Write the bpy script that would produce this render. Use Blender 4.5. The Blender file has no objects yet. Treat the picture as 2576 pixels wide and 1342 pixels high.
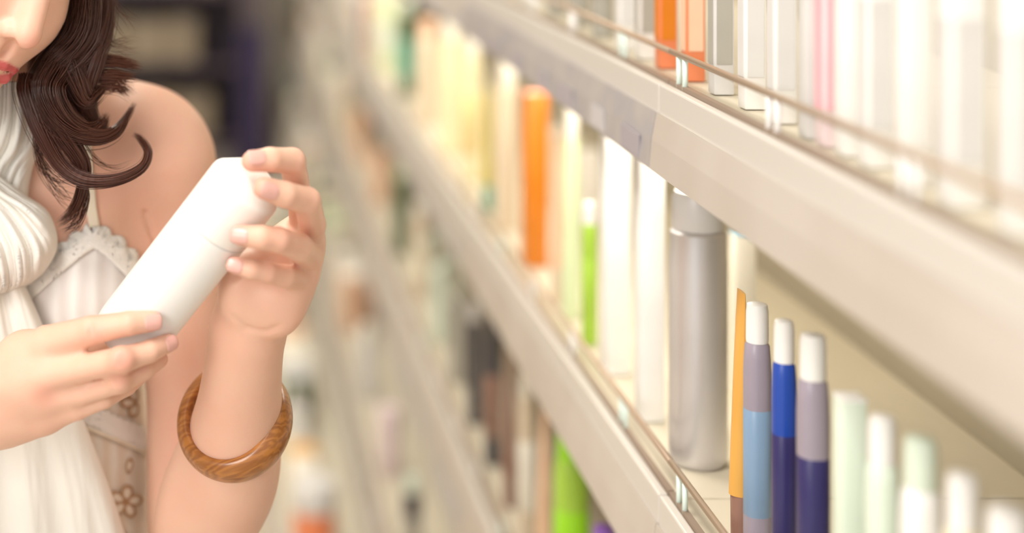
import bpy, bmesh, math, random
import numpy as np
from mathutils import Vector, Matrix
from mathutils.bvhtree import BVHTree

random.seed(7); rng = np.random.default_rng(7)
SC = bpy.context.scene
COL = SC.collection

# ------------------------------------------------------------------ camera
# The aisle runs along +Y; the eye is 1.60 m above the floor. W x H = 2576 x 1342
W, H, FPX = 2576, 1342, 3960.0
VX, VY = 560.0, -355.0            # where the aisle lines meet
EYE = 1.60
cd = bpy.data.cameras.new('camera'); cam = bpy.data.objects.new('camera', cd); COL.objects.link(cam)
cam.location = (0, 0, EYE); cam.rotation_euler = (math.pi/2, 0, 0)
cd.sensor_width = 36; cd.lens = FPX/W*36
cd.shift_x = (W/2-VX)/W; cd.shift_y = -(H/2-VY)/W
cd.clip_start = 0.05; cd.clip_end = 60
cd.dof.use_dof = True; cd.dof.focus_distance = 1.185; cd.dof.aperture_fstop = 1.75
SC.camera = cam

# ------------------------------------------------------------------ light
SC.view_settings.view_transform = 'Standard'; SC.view_settings.look = 'None'
SC.view_settings.gamma = 1; SC.view_settings.use_curve_mapping = False
SC.view_settings.exposure = 0.74
wd = bpy.data.worlds.new('world'); SC.world = wd; wd.use_nodes = True
wd.node_tree.nodes['Background'].inputs[0].default_value = (1.0, 0.98, 0.96, 1)
wd.node_tree.nodes['Background'].inputs[1].default_value = 0.48

def area(name, loc, size, power, color=(1, .95, .88), rot=(0, 0, 0), sy=None):
    d = bpy.data.lights.new(name, 'AREA'); d.shape = 'RECTANGLE'
    d.size = size; d.size_y = sy or size; d.energy = power; d.color = color
    o = bpy.data.objects.new(name, d); COL.objects.link(o); o.location = loc; o.rotation_euler = rot
    return o
PANELS = [(-.55, .2), (-.55, 2.4), (-.55, 4.6), (-.55, 6.8)]
for i, (x, y) in enumerate(PANELS):
    area('ceiling_panel_light', (x, y, 2.93), .55, 17, (1, .965, .92) if i == 0 else (1, .93, .80), sy=1.15)
area('added_key_light', (-1.5, -1.3, 2.2), 1.1, 24, (1, .97, .93), (math.radians(62), 0, math.radians(-30)))  # key light added behind the camera for direction; no window is there

# ------------------------------------------------------------------ helpers
def tag(o, label=None, cat=None, group=None, kind=None):
    if label: o['label'] = label
    if cat: o['category'] = cat
    if group: o['group'] = group
    if kind: o['kind'] = kind
    return o

def empty(name, loc=(0, 0, 0)):
    o = bpy.data.objects.new(name, None); o.empty_display_size = .02
    COL.objects.link(o); o.location = loc
    return o

def link(name, me, mat=None, parent=None, smooth=False):
    if mat is not None:
        me.materials.clear()
        for m in (mat if isinstance(mat, (list, tuple)) else [mat]): me.materials.append(m)
    if smooth: me.polygons.foreach_set('use_smooth', [True]*len(me.polygons))
    o = bpy.data.objects.new(name, me); COL.objects.link(o)
    if parent is not None: o.parent = parent
    return o

def frombm(name, bm, mat, parent=None, smooth=False, autos=None):
    me = bpy.data.meshes.new(name); bm.normal_update(); bm.to_mesh(me); bm.free()
    o = link(name, me, mat, parent, smooth)
    if autos is not None:
        me.polygons.foreach_set('use_smooth', [True]*len(me.polygons))
        me.set_sharp_from_angle(angle=math.radians(autos))
    return o

def mesh_np(name, verts, faces, mat, parent=None, smooth=True):
    me = bpy.data.meshes.new(name)
    me.from_pydata([tuple(map(float, v)) for v in verts], [], [tuple(map(int, f)) for f in faces]); me.update()
    return link(name, me, mat, parent, smooth)

def box(bm, x0, x1, y0, y1, z0, z1, bev=0.0):
    r = bmesh.ops.create_cube(bm, size=1)
    vs = r['verts']
    for v in vs:
        v.co = Vector((x0+(v.co.x+.5)*(x1-x0), y0+(v.co.y+.5)*(y1-y0), z0+(v.co.z+.5)*(z1-z0)))
    if bev > 0:
        es = list({e for v in vs for e in v.link_edges})
        bmesh.ops.bevel(bm, geom=es, offset=bev, segments=2, profile=.5, affect='EDGES')

def lathe(bm, prof, n=24, sx=1, sy=1, cx=0, cy=0, sq=0.0):
    """revolve (r,z) profile; sq>0 squares the section off"""
    rings = []
    for r, z in prof:
        ring = []
        for i in range(n):
            a = 2*math.pi*i/n; c, s = math.cos(a), math.sin(a)
            if sq > 0:
                e = 1-sq*.6
                c = math.copysign(abs(c)**e, c); s = math.copysign(abs(s)**e, s)
            ring.append(bm.verts.new((cx+r*c*sx, cy+r*s*sy, z)))
        rings.append(ring)
    for a, b in zip(rings, rings[1:]):
        for i in range(n):
            bm.faces.new((a[i], a[(i+1) % n], b[(i+1) % n], b[i]))
    bm.faces.new(list(reversed(rings[0]))); bm.faces.new(rings[-1])

def tube(bm, pts, r, n=8, caps=True):
    pts = [Vector(p) for p in pts]; rings = []
    rr = r if isinstance(r, (list, tuple)) else [r]*len(pts)
    up = None
    for i, p in enumerate(pts):
        t = (pts[min(i+1, len(pts)-1)]-pts[max(i-1, 0)]).normalized()
        if up is None: up = t.orthogonal().normalized()
        up = (up-t*up.dot(t)).normalized(); sd = t.cross(up)
        rings.append([bm.verts.new(p+(up*math.cos(2*math.pi*k/n)+sd*math.sin(2*math.pi*k/n))*rr[i]) for k in range(n)])
    for a, b in zip(rings, rings[1:]):
        for k in range(n): bm.faces.new((a[k], a[(k+1) % n], b[(k+1) % n], b[k]))
    if caps: bm.faces.new(list(reversed(rings[0]))); bm.faces.new(rings[-1])

def mat(name, col, rough=.5, metal=0, spec=.5, sss=0, ssc=(1, .3, .2), trans=0, coat=0, bump=None, noise=None, emit=None):
    m = bpy.data.materials.new(name); m.use_nodes = True
    nt = m.node_tree; b = nt.nodes['Principled BSDF']
    b.inputs['Base Color'].default_value = (*col, 1); b.inputs['Roughness'].default_value = rough
    b.inputs['Metallic'].default_value = metal; b.inputs['Specular IOR Level'].default_value = spec
    b.inputs['Coat Weight'].default_value = coat
    if trans: b.inputs['Transmission Weight'].default_value = trans
    if sss:
        b.inputs['Subsurface Weight'].default_value = sss; b.inputs['Subsurface Radius'].default_value = ssc
        b.inputs['Subsurface Scale'].default_value = .006
    if emit: b.inputs['Emission Color'].default_value = (*emit[0], 1); b.inputs['Emission Strength'].default_value = emit[1]
    tc = nt.nodes.new('ShaderNodeTexCoord')
    if noise:
        col2, sc, det = noise
        n = nt.nodes.new('ShaderNodeTexNoise'); n.inputs['Scale'].default_value = sc; n.inputs['Detail'].default_value = det
        nt.links.new(tc.outputs['Object'], n.inputs['Vector'])
        mx = nt.nodes.new('ShaderNodeMix'); mx.data_type = 'RGBA'
        mx.inputs['A'].default_value = (*col, 1); mx.inputs['B'].default_value = (*col2, 1)
        rp = nt.nodes.new('ShaderNodeMapRange'); rp.inputs[1].default_value = .35; rp.inputs[2].default_value = .65
        nt.links.new(n.outputs['Fac'], rp.inputs[0]); nt.links.new(rp.outputs[0], mx.inputs['Factor'])
        nt.links.new(mx.outputs['Result'], b.inputs['Base Color'])
    if bump:
        sc, st, dist = bump
        n2 = nt.nodes.new('ShaderNodeTexNoise'); n2.inputs['Scale'].default_value = sc; n2.inputs['Detail'].default_value = 4
        nt.links.new(tc.outputs['Object'], n2.inputs['Vector'])
        bp = nt.nodes.new('ShaderNodeBump'); bp.inputs['Strength'].default_value = st; bp.inputs['Distance'].default_value = dist
        nt.links.new(n2.outputs['Fac'], bp.inputs['Height']); nt.links.new(bp.outputs['Normal'], b.inputs['Normal'])
    return m

def P(px, py, Y):
    """point at distance Y seen at that place of the photograph"""
    return np.array(((px-VX)/FPX*Y, Y, EYE-(py-VY)/FPX*Y))
def R(rp, Y): return rp/FPX*Y

# ------------------------------------------------------------------ room
M = {}
M['floor'] = mat('floor_tile', (.62, .53, .42), .35, noise=((.55, .47, .37), 3, 3))
M['ceiling'] = mat('ceiling_tile', (.85, .84, .82), .8, bump=(200, .2, .002))
M['wall'] = mat('wall_paint', (.72, .68, .62), .7, bump=(80, .1, .001))
M['lamp'] = mat('lamp_diffuser', (1, 1, 1), .5, emit=((1, .96, .9), 3))
M['lampframe'] = mat('lamp_frame', (.8, .8, .8), .4)
def struct(name, a, m):
    bm = bmesh.new(); box(bm, *a); o = frombm(name, bm, m); o['kind'] = 'structure'; return o
struct('floor', (-3, 3, -2, 11, -.1, 0), M['floor'])
struct('ceiling', (-3, 3, -2, 11, 3, 3.1), M['ceiling'])
struct('wall_far', (-3, 3, 11, 11.1, 0, 3), M['wall'])
struct('wall_left', (-3.1, -3, -2, 11.1, 0, 3), M['wall'])
struct('wall_right', (3, 3.1, -2, 11.1, 0, 3), M['wall'])
for i, (x, y) in enumerate(PANELS):
    e = empty('ceiling_light', (x, y, 3))
    bm = bmesh.new()
    for a in ((-.3, .3, -.6, -.575), (-.3, .3, .575, .6), (-.3, -.275, -.575, .575), (.275, .3, -.575, .575)):
        box(bm, *a, -.05, 0)
    frombm('frame', bm, M['lampframe'], e)
    bm = bmesh.new(); box(bm, -.275, .275, -.575, .575, -.02, -.005); frombm('diffuser', bm, M['lamp'], e)
    tag(e, 'flat white ceiling light panel, %s of the row above the aisle' % ['nearest', 'second', 'third', 'farthest'][i], 'ceiling light')
# ------------------------------------------------------------------ shelving
M['steel'] = mat('painted_steel', (.64, .58, .46), .45)
M['lip'] = mat('shelf_lip', (.62, .585, .54), .35)
M['edge'] = mat('shelf_edge_brown', (.26, .19, .14), .5)
M['back'] = mat('back_panel', (.46, .41, .31), .6)
M['strip_a'] = mat('price_strip', (.50, .445, .395), .35, noise=((.54, .49, .44), 9, 2))
M['strip_grey'] = mat('price_strip_grey', (.43, .40, .375), .35, noise=((.37, .345, .36), 30, 2))
M['card'] = mat('price_card', (.36, .33, .36), .6)
M['card2'] = mat('price_card_pale', (.50, .48, .49), .6)
M['wire'] = mat('rail_wire', (.42, .31, .22), .35, metal=.2)
M['clip'] = mat('rail_clip', (.88, .87, .86), .3)
M['clear'] = mat('clear_clip', (.75, .9, .85), .1, spec=.6)
SX = .355                    # front of the shelves
SZ = [1.416, 1.085, .72, .33, .20]
STRIP = [.065, .074, .12, .07, .10]
BACKX = .70
def lip_x(i, k=0): return SX-((.10 if k > 5 else .24) if i == 4 else .06 if i == 3 else 0)

def bay(k):
    y0 = .267+k; e = empty('shelf_unit', (SX, y0, 0))
    L = 1.0
    def loc(bm, x0, x1, a, b, z0, z1, bev=0): box(bm, x0-SX, x1-SX, a, b, z0, z1, bev)
    bm = bmesh.new(); loc(bm, BACKX, BACKX+.03, .002, L-.002, 0, 2.0); frombm('back_panel', bm, M['back'], e)
    for yy in (.0, L-.03):
        bm = bmesh.new(); loc(bm, BACKX-.03, BACKX-.001, yy+.002, yy+.028, 0, 2.0); frombm('upright', bm, M['steel'], e)
    bm = bmesh.new(); loc(bm, lip_x(4, k)+.02, BACKX, .002, L-.002, 0, .05); frombm('plinth', bm, M['steel'], e)
    for i, z in enumerate(SZ):
        fx = lip_x(i, k)
        bm = bmesh.new(); loc(bm, fx+.004, BACKX-.031, .001, L-.001, z-.022, z, .0015); s = frombm('shelf', bm, M['steel'], e)
        bm = bmesh.new(); loc(bm, fx-.004, fx+.004, .001, L-.001, z-.022, z+.003, .0015); frombm('shelf_lip', bm, M['lip'], s)
        bm = bmesh.new(); loc(bm, fx+.004, fx+.009, .001, L-.001, z+.0005, z+.006); frombm('edge_bead', bm, M['edge'], s)
        # price strip: leans out a little at its foot
        bm = bmesh.new(); hgt = STRIP[i]-.022
        pts = [(fx-.006, z-.020), (fx-.010, z-.020-hgt*.5), (fx-.012, z-.022-hgt), (fx-.008, z-.022-hgt), (fx-.004, z-.020-hgt*.5), (fx-.001, z-.022)]
        va = [bm.verts.new((p[0]-SX, .001, p[1])) for p in pts]; vb = [bm.verts.new((p[0]-SX, L-.001, p[1])) for p in pts]
        n = len(pts)
        for q in range(n): bm.faces.new((va[q], va[(q+1) % n], vb[(q+1) % n], vb[q]))
        bm.faces.new(list(reversed(va))); bm.faces.new(vb)
        st = frombm('price_strip', bm, M['strip_grey'] if (i == 0 and k == 1) else M['strip_a'], e)
        if k < 5:
            rr = random.Random(k*10+i); yy = .03
            while yy < L-.09:
                w = rr.uniform(.045, .07)
                if not (k == 0 and i == 0) and not (i == 1 and k < 2):
                    bm = bmesh.new()
                    loc(bm, fx-.0123, fx-.0110, yy, yy+w, z-.024-hgt*.90, z-.024-hgt*.45)
                    frombm('price_card', bm, M['card'] if rr.random() < .5 and k == 1 else M['card2'], st)
                yy += w+rr.uniform(.02, .09)
        # wire fence along the front
        if i < 4:
            rh = .029
            bm = bmesh.new(); tube(bm, [(fx+.006-SX, .0, z+rh), (fx+.006-SX, L, z+rh)], .0027, 8)
            ra = frombm('fence_rail', bm, M['wire'], e, True)
            for q in range(5):
                bm = bmesh.new(); yq = .15+.205*q - (.205 if k == 0 else 0)*0
                if yq > L: continue
                for dy in (-.008, .008): tube(bm, [(fx+.006-SX, yq+dy, z+.001), (fx+.006-SX, yq+dy, z+rh)], .0022, 6)
                frombm('fence_post', bm, M['clear'] if (k+q) % 3 == 1 else M['clip'], ra, True)
    tag(e, 'beige steel shelf unit with wire-fenced shelves, %s along the aisle' %
        ['nearest', 'second', 'third', 'fourth', 'fifth', 'sixth', 'seventh', 'eighth', 'farthest'][k],
        'shelf', 'shelf units along the right side of the aisle')
    return e
for k in range(9): bay(k)

# under-shelf light tubes over the second shelf
M['tube'] = mat('light_tube', (1, 1, 1), .4, emit=((1, .95, .82), 4))
for k in (1, 2, 3):
    y0 = .267+k
    e = empty('shelf_light', (SX+.06, y0+.5, SZ[0]-.0235))
    bm = bmesh.new(); box(bm, -.012, .012, -.42, .42, -.006, 0, .001); frombm('housing', bm, M['lampframe'], e)
    bm = bmesh.new(); tube(bm, [(0, -.40, -.011), (0, .40, -.011)], .006, 10); frombm('light_tube', bm, M['tube'], e, True)
    tag(e, 'slim light tube fixed under the top shelf, %s from the camera' % ['first', 'second', 'third'][k-1], 'lamp')
    area('shelf_tube_light', (SX+.06, y0+.5, SZ[0]-.045), .03, [.9, .9, .8][k-1], (1, .93, .78), sy=.85)

# ------------------------------------------------------------------ goods
PAL = dict(white=(.88, .87, .85), cream=(.86, .78, .60), yellow=(.85, .70, .34), pale_yellow=(.88, .80, .52), olive=(.62, .52, .12),
           beige=(.72, .60, .45), orange=(.66, .20, .006), burnt_orange=(.80, .25, .11), peach=(.85, .55, .38), pale_green=(.68, .78, .50),
           green=(.38, .62, .06), lime=(.36, .80, .02), teal=(.12, .38, .28), dark_green=(.08, .13, .06), silver=(.64, .62, .62),
           grey=(.40, .385, .34), light_grey=(.68, .67, .66), pink=(.85, .45, .50), hot_pink=(.85, .12, .28), pale_pink=(.82, .68, .70),
           navy=(.03, .025, .12), blue=(.01, .06, .38), sky=(.25, .52, .72), brown=(.30, .16, .12), purple=(.24, .10, .45),
           lilac=(.70, .60, .78), mint=(.70, .80, .68), amber=(.72, .38, .08), steel_blue=(.22, .34, .50), grey_purple=(.32, .28, .34), charcoal=(.05, .045, .06), ivory=(.90, .86, .76))
PM = {}
def pm(c, metal=False):
    if (c, metal) not in PM:
        PM[(c, metal)] = mat('plastic_'+c, PAL[c], .32, metal=.55 if metal else 0, spec=.5, noise=(tuple(min(1, v*1.06+.01) for v in PAL[c]), 14, 2))
    return PM[(c, metal)]
HOME = (5, 0, -5)
PROTO = {}
def proto(kind, c, cc, lc, r, h):
    """build one of a kind at the origin: body + cap/lid/pump + label"""
    key = (kind, c, cc, lc, r, h)
    if key in PROTO: return PROTO[key]
    parts = []
    def add(nm, bm, m, autos=40): parts.append((nm, frombm(nm, bm, m, None, autos=autos)))
    if kind in ('bottle', 'can', 'pump'):
        e = 'shampoo_bottle' if kind == 'bottle' else 'spray_can' if kind == 'can' else 'pump_bottle'
        body_h = h*(.85 if kind == 'bottle' else .86 if kind == 'can' else .70)
        rn = r*(.84 if kind == 'bottle' else .9 if kind == 'can' else .35)
        bm = bmesh.new()
        lathe(bm, [(r*.86, 0), (r*.97, .003), (r, .009), (r, body_h*.86), (r*.96, body_h*.93), (rn*1.06, body_h*.985), (rn*.9, body_h)], 28, sq=.25 if kind == 'bottle' else 0)
        add('body', bm, pm(c, kind == 'can'))
        bm = bmesh.new()
        if kind == 'pump':
            lathe(bm, [(rn*1.25, body_h), (rn*1.3, body_h+.014), (rn*.8, body_h+.018), (.004, body_h+.02), (.004, h-.018), (.010, h-.014), (.011, h-.002), (.008, h)], 18)
            tube(bm, [(0, 0, h-.008), (-.018, -.01, h-.008), (-.032, -.018, h-.014)], [.006, .005, .0035], 8)
            add('pump', bm, pm(cc))
        else:
            lathe(bm, [(rn*.97, body_h), (rn, body_h+.002), (rn*.98, h-.006), (rn*.88, h-.001), (rn*.5, h)], 24); add('cap', bm, pm(cc))
        if lc:
            bm = bmesh.new(); lathe(bm, [(r*.99, body_h*.22), (r*1.008, body_h*.222), (r*1.008, body_h*.70), (r*.99, body_h*.702)], 28, sq=.25 if kind == 'bottle' else 0)
            add('label', bm, pm(lc))
    elif kind == 'tub':
        e = 'cream_jar'; bm = bmesh.new()
        lathe(bm, [(r*.8, 0), (r*.92, .004), (r, h*.6), (r*.98, h*.64)], 28); add('body', bm, pm(c))
        bm = bmesh.new(); lathe(bm, [(r*1.02, h*.64), (r*1.05, h*.66), (r*1.05, h*.95), (r*.98, h)], 28); add('lid', bm, pm(cc))
        if lc:
            bm = bmesh.new(); lathe(bm, [(r*.95, h*.18), (r*.975, h*.185), (r*1.005, h*.5), (r*.98, h*.505)], 28); add('label', bm, pm(lc))
    elif kind == 'tube':
        e = 'squeeze_tube'; bm = bmesh.new(); n = 24; rings = []
        ch = h*.2
        for q in range(9):
            t = q/8; z = ch+(h-ch)*t; a = r*(1+.12*t); b = r*(1-t)**.7+.0012
            rings.append([bm.verts.new((b*math.cos(2*math.pi*i/n), a*math.sin(2*math.pi*i/n), z)) for i in range(n)])
        for a, b in zip(rings, rings[1:]):
            for i in range(n): bm.faces.new((a[i], a[(i+1) % n], b[(i+1) % n], b[i]))
        bm.faces.new(rings[-1]); bm.faces.new(list(reversed(rings[0]))); add('body', bm, pm(c))
        bm = bmesh.new(); lathe(bm, [(r*.9, 0), (r*.96, .002), (r*.99, ch)], 24); add('cap', bm, pm(cc))
    else:
        e = 'product_box'; bm = bmesh.new(); box(bm, -r, r, -r, r, 0, h, .0015); add('carton', bm, pm(c))
        if lc:
            bm = bmesh.new(); box(bm, -r-.0006, -r+.001, -r*.75, r*.75, h*.12, h*.5); box(bm, -r*.75, r*.75, -r-.0006, -r+.001, h*.12, h*.5)
            add('label', bm, pm(lc))
        bm = bmesh.new(); box(bm, -r*.96, r*.96, -r*.96, r*.96, h-.0005, h+.0012); add('lid_flap', bm, pm(cc))
    for _, o in parts: COL.objects.unlink(o)
    PROTO[key] = (e, parts); return PROTO[key]

KN = dict(bottle='bottle', can='spray can', pump='pump bottle', tub='jar', tube='tube', box='box')
CATS = dict(bottle='bottle', can='can', pump='bottle', tub='jar', tube='tube', box='box')
SN = ['top shelf', 'second shelf', 'third shelf', 'fourth shelf', 'base shelf']
ITEMS = []
def place(si, y, kind, c, cc, lc, r, h, front=None):
    ITEMS.append(dict(si=si, y=y, kind=kind, c=c, cc=cc, lc=lc, r=r, h=h, front=front))
def at_px(si, px0, px1, kind, c, cc='white', lc=None, h=.2):
    """goods seen between two picture columns: distance and width follow from the shelf line"""
    fx = lip_x(si)+.026; pc = (px0+px1)/2
    Xc = fx+.03
    for _ in range(3):
        y = FPX*Xc/(pc-VX); r = (px1-px0)/2/FPX*y
        if kind == 'box': r = r/(1+Xc/y)          # a box also shows its side
        Xc = fx+r
    place(si, y, kind, c, cc, lc, max(r*.97, .008), h); return y, r

# top shelf, far to near
T = [(1245, 1300, 'box', 'light_grey', 'white', 'grey', .19), (1300, 1372, 'box', 'white', 'white', None, .19), (1376, 1428, 'bottle', 'grey', 'light_grey', 'charcoal', .2),
     (1432, 1486, 'bottle', 'grey', 'grey', 'dark_green', .2), (1490, 1544, 'bottle', 'grey', 'light_grey', 'grey', .2), (1548, 1596, 'box', 'white', 'white', 'light_grey', .2),
     (1598, 1642, 'box', 'white', 'white', 'grey', .2), (1646, 1706, 'box', 'burnt_orange', 'burnt_orange', 'orange', .21), (1712, 1774, 'box', 'burnt_orange', 'burnt_orange', 'peach', .21),
     (1780, 1850, 'box', 'light_grey', 'cream', 'grey', .2), (1856, 1922, 'box', 'white', 'white', 'light_grey', .2), (1928, 2006, 'box', 'white', 'white', 'light_grey', .2),
     (2012, 2052, 'box', 'light_grey', 'white', None, .2), (2054, 2098, 'box', 'pale_pink', 'pink', 'pink', .2), (2102, 2150, 'box', 'white', 'peach', None, .2),
     (2156, 2240, 'box', 'white', 'white', 'light_grey', .2), (2248, 2340, 'box', 'white', 'white', None, .2), (2350, 2490, 'box', 'white', 'white', 'light_grey', .2),
     (2500, 2640, 'box', 'white', 'white', 'light_grey', .2), (2650, 2790, 'box', 'white', 'white', None, .2)]
for a in T: at_px(0, *a)
S2 = [(952, 996, 'bottle', 'pale_green', 'ivory', 'mint', .2), (1000, 1046, 'bottle', 'dark_green', 'mint', 'teal', .21), (1050, 1104, 'bottle', 'beige', 'peach', None, .2),
      (1108, 1158, 'bottle', 'pale_yellow', 'ivory', None, .235), (1160, 1212, 'bottle', 'pale_yellow', 'ivory', 'yellow', .235), (1215, 1244, 'tube', 'olive', 'teal', None, .19),
      (1248, 1304, 'bottle', 'beige', 'ivory', None, .235), (1310, 1382, 'box', 'orange', 'burnt_orange', None, .217), (1386, 1412, 'tube', 'peach', 'beige', None, .2),
      (1414, 1460, 'bottle', 'pale_green', 'ivory', None, .238), (1464, 1504, 'bottle', 'green', 'white', 'green', .15), (1508, 1590, 'box', 'white', 'white', None, .245),
      (1594, 1676, 'box', 'white', 'white', None, .243), (1684, 1832, 'can', 'silver', 'light_grey', None, .232), (1838, 1868, 'tube', 'amber', 'brown', None, .19), (1872, 1940, 'bottle', 'grey_purple', 'white', 'steel_blue', .19),
      (1943, 2004, 'bottle', 'blue', 'white', 'navy', .195), (2007, 2086, 'bottle', 'grey_purple', 'white', 'navy', .20), (2094, 2176, 'box', 'mint', 'white', None, .18),
      (2180, 2262, 'bottle', 'mint', 'white', None, .185), (2268, 2368, 'bottle', 'white', 'mint', 'mint', .19), (2376, 2470, 'bottle', 'cream', 'white', 'pale_yellow', .19),
      (2476, 2600, 'bottle', 'cream', 'white', 'cream', .19), (2610, 2720, 'bottle', 'ivory', 'white', None, .19)]
for a in S2: at_px(1, *a)
def behind(si, pc, X, yt, w, kind, c, cc):
    y = FPX*X/(pc-VX); place(si, y, kind, c, cc, None, w/2/FPX*y*.8, round((EYE-(yt-VY)/FPX*y)-SZ[si], 3)); ITEMS[-1]['Xc'] = X
behind(1, 1868, .50, 590, 66, 'box', 'ivory', 'sky')
behind(1, 1484, .52, 380, 60, 'box', 'white', 'white')
behind(1, 1395, .50, 330, 60, 'box', 'cream', 'white')
behind(1, 1240, .50, 230, 50, 'box', 'pale_yellow', 'white')
S3 = [(860, 884, 'bottle', 'beige', 'cream', None, .2), (888, 930, 'tub', 'peach', 'peach', None, .15), (934, 984, 'tub', 'peach', 'peach', None, .13), (990, 1030, 'bottle', 'dark_green', 'pale_green', None, .2),
      (1036, 1082, 'bottle', 'beige', 'ivory', 'cream', .19), (1086, 1126, 'pump', 'mint', 'mint', None, .2), (1130, 1172, 'pump', 'grey', 'mint', None, .21), (1176, 1216, 'bottle', 'charcoal', 'light_grey', None, .19),
      (1220, 1262, 'bottle', 'charcoal', 'charcoal', 'brown', .22), (1266, 1300, 'tube', 'brown', 'brown', None, .22), (1304, 1350, 'bottle', 'beige', 'ivory', 'ivory', .22),
      (1352, 1390, 'tube', 'peach', 'beige', None, .23), (1394, 1484, 'bottle', 'green', 'lime', 'lime', .225), (1488, 1552, 'bottle', 'lilac', 'purple', None, .19), (1556, 1640, 'bottle', 'ivory', 'white', None, .2)]
for a in S3: at_px(2, *a)
S4 = [(860, 898, 'tub', 'peach', 'peach', None, .14), (902, 946, 'bottle', 'light_grey', 'ivory', None, .17), (952, 1010, 'tub', 'pale_pink', 'pale_pink', None, .14),
      (1014, 1060, 'bottle', 'charcoal', 'mint', 'grey', .17), (1064, 1124, 'tub', 'hot_pink', 'pink', None, .15), (1128, 1190, 'bottle', 'cream', 'ivory', None, .15)]
for a in S4: at_px(3, *a)
S5 = [(736, 846, 'tub', 'burnt_orange', 'light_grey', None, .15), (850, 926, 'tub', 'pale_pink', 'peach', None, .13), (930, 1010, 'tub', 'cream', 'pale_green', None, .13), (1016, 1110, 'tub', 'light_grey', 'ivory', None, .13)]
for a in S5: at_px(4, *a)

# the rest of each row runs on down the aisle
fill = [(0, 2.15, 2.6, 1), (1, 3.75, 8.9, 1), (2, 4.95, 9.0, 1), (3, 4.95, 9.1, 1), (4, 3.0, 3.0, 1)]
RK = ['bottle', 'bottle', 'pump', 'tub', 'box', 'tube']
RC = ['ivory', 'cream', 'beige', 'light_grey', 'mint', 'pale_green', 'peach', 'white', 'pale_yellow', 'grey', 'pale_pink', 'silver', 'dark_green', 'navy', 'amber', 'charcoal']
RW = [4, 5, 5, 3, 3, 3, 3, 2, 2, 3, 1.2, 2, 1.6, 1.2, 1.2, 1.4]
rr = random.Random(21)
ranges = [(0, 2.27, 2.7), (1, None, 8.9), (2, None, 9.1), (3, None, 9.1), (4, None, 6.2)]
for si, a, b in ranges:
    if a is None: a = max(q['y']+q['r'] for q in ITEMS if q['si'] == si)
    y = a+.01
    while y < b:
        kind = rr.choice(RK); r = rr.uniform(.028, .036) if y < 4 else rr.uniform(.034, .05)
        if kind == 'tube': r *= .8
        r = round(r, 3); h = round(rr.choice([.15, .17, .19, .21]) if si < 3 else rr.choice([.14, .16, .18]), 3)
        if kind == 'tub': h = round(h*.75, 3)
        if si == 4: h = min(h, .13)
        c, cc = rr.choices(RC, RW)[0], rr.choices(RC, RW)[0]; lc = rr.choices(RC, RW)[0] if rr.random() < .4 else None
        y += r; place(si, y, kind, c, cc, lc if lc != c else None, r, h); y += r+rr.uniform(.004, .03)
# near part of the lower rows that other angles could see
for it in ITEMS:
    if 'Xc' not in it: it['Xc'] = lip_x(it['si'])+.026+it['r']
rows = {}
for it in sorted(ITEMS, key=lambda q: q['y']): rows.setdefault(it['si'], []).append(it)
ORD = lambda n: '%d%s' % (n, 'th' if 10 <= n % 100 <= 20 else {1: 'st', 2: 'nd', 3: 'rd'}.get(n % 10, 'th'))
for si, lst in rows.items():
    for n, it in enumerate(lst):
        e, parts = proto(it['kind'], it['c'], it['cc'], it['lc'], round(it['r'], 4), it['h'])
        root = empty(e, (it['Xc'], it['y'], SZ[si]+.0006))
        for nm, o in parts:
            c = o.copy(); c.name = nm; COL.objects.link(c); c.parent = root
        col = it['c'].replace('_', ' '); cap = it['cc'].replace('_', ' ')
        nb = lst[n-1] if n else (lst[1] if len(lst) > 1 else it)
        pos = 'before the' if n == 0 else 'just beyond the'
        lidw = 'with %s top' % cap if cap != col else 'of one colour'
        lab = '%s %s %s, %s item of the %s, %s %s %s' % (col, KN[it['kind']], lidw, ORD(n+1), SN[si], pos, nb['c'].replace('_', ' '), KN[nb['kind']])
        if len(lab.split()) > 16: lab = '%s %s, %s item of the %s, %s %s %s' % (col, KN[it['kind']], ORD(n+1), SN[si], pos, nb['c'].replace('_', ' '), KN[nb['kind']])
        tag(root, lab, CATS[it['kind']], '%s of goods' % {0: 'top shelf row', 1: 'second shelf row', 2: 'third shelf row', 3: 'fourth shelf row', 4: 'base shelf row'}[si])

# ------------------------------------------------------------------ shelves across the far end
M['navy_metal'] = mat('navy_post', (.030, .018, .075), .5)
M['far_board'] = mat('far_shelf', (.07, .05, .07), .6)
M['kraft'] = mat('kraft_carton', (.30, .24, .17), .7, noise=((.34, .28, .20), 6, 2))
M['kraft2'] = mat('grey_carton', (.25, .22, .21), .7)
YF = 7.5
M['grey_post'] = mat('grey_purple_post', (.11, .085, .10), .5)
e = empty('storage_rack', (-.7, YF, 0))
bm = bmesh.new(); box(bm, -.22, -.10, -.02, .42, 0, 1.75, .003); frombm('post', bm, M['grey_post'], e)
bm = bmesh.new(); box(bm, .78, .90, -.02, .42, 0, 1.75, .003); frombm('post', bm, M['grey_post'], e)
bm = bmesh.new(); box(bm, .775, .905, -.03, -.021, 0.02, .80, .002); frombm('post_cover', bm, M['navy_metal'], e)
zl = [.06, .265, .625, .985, 1.345]
for z in zl:
    bm = bmesh.new(); box(bm, -.099, .779, 0, .40, z-.03, z, .002); frombm('shelf', bm, M['far_board'], e)
bm = bmesh.new(); box(bm, -.22, .90, .421, .44, .03, 1.7); frombm('back_panel', bm, M['far_board'], e)
tag(e, 'dark navy rack holding cartons across the far end of the aisle', 'shelf')
rr = random.Random(5)
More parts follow.
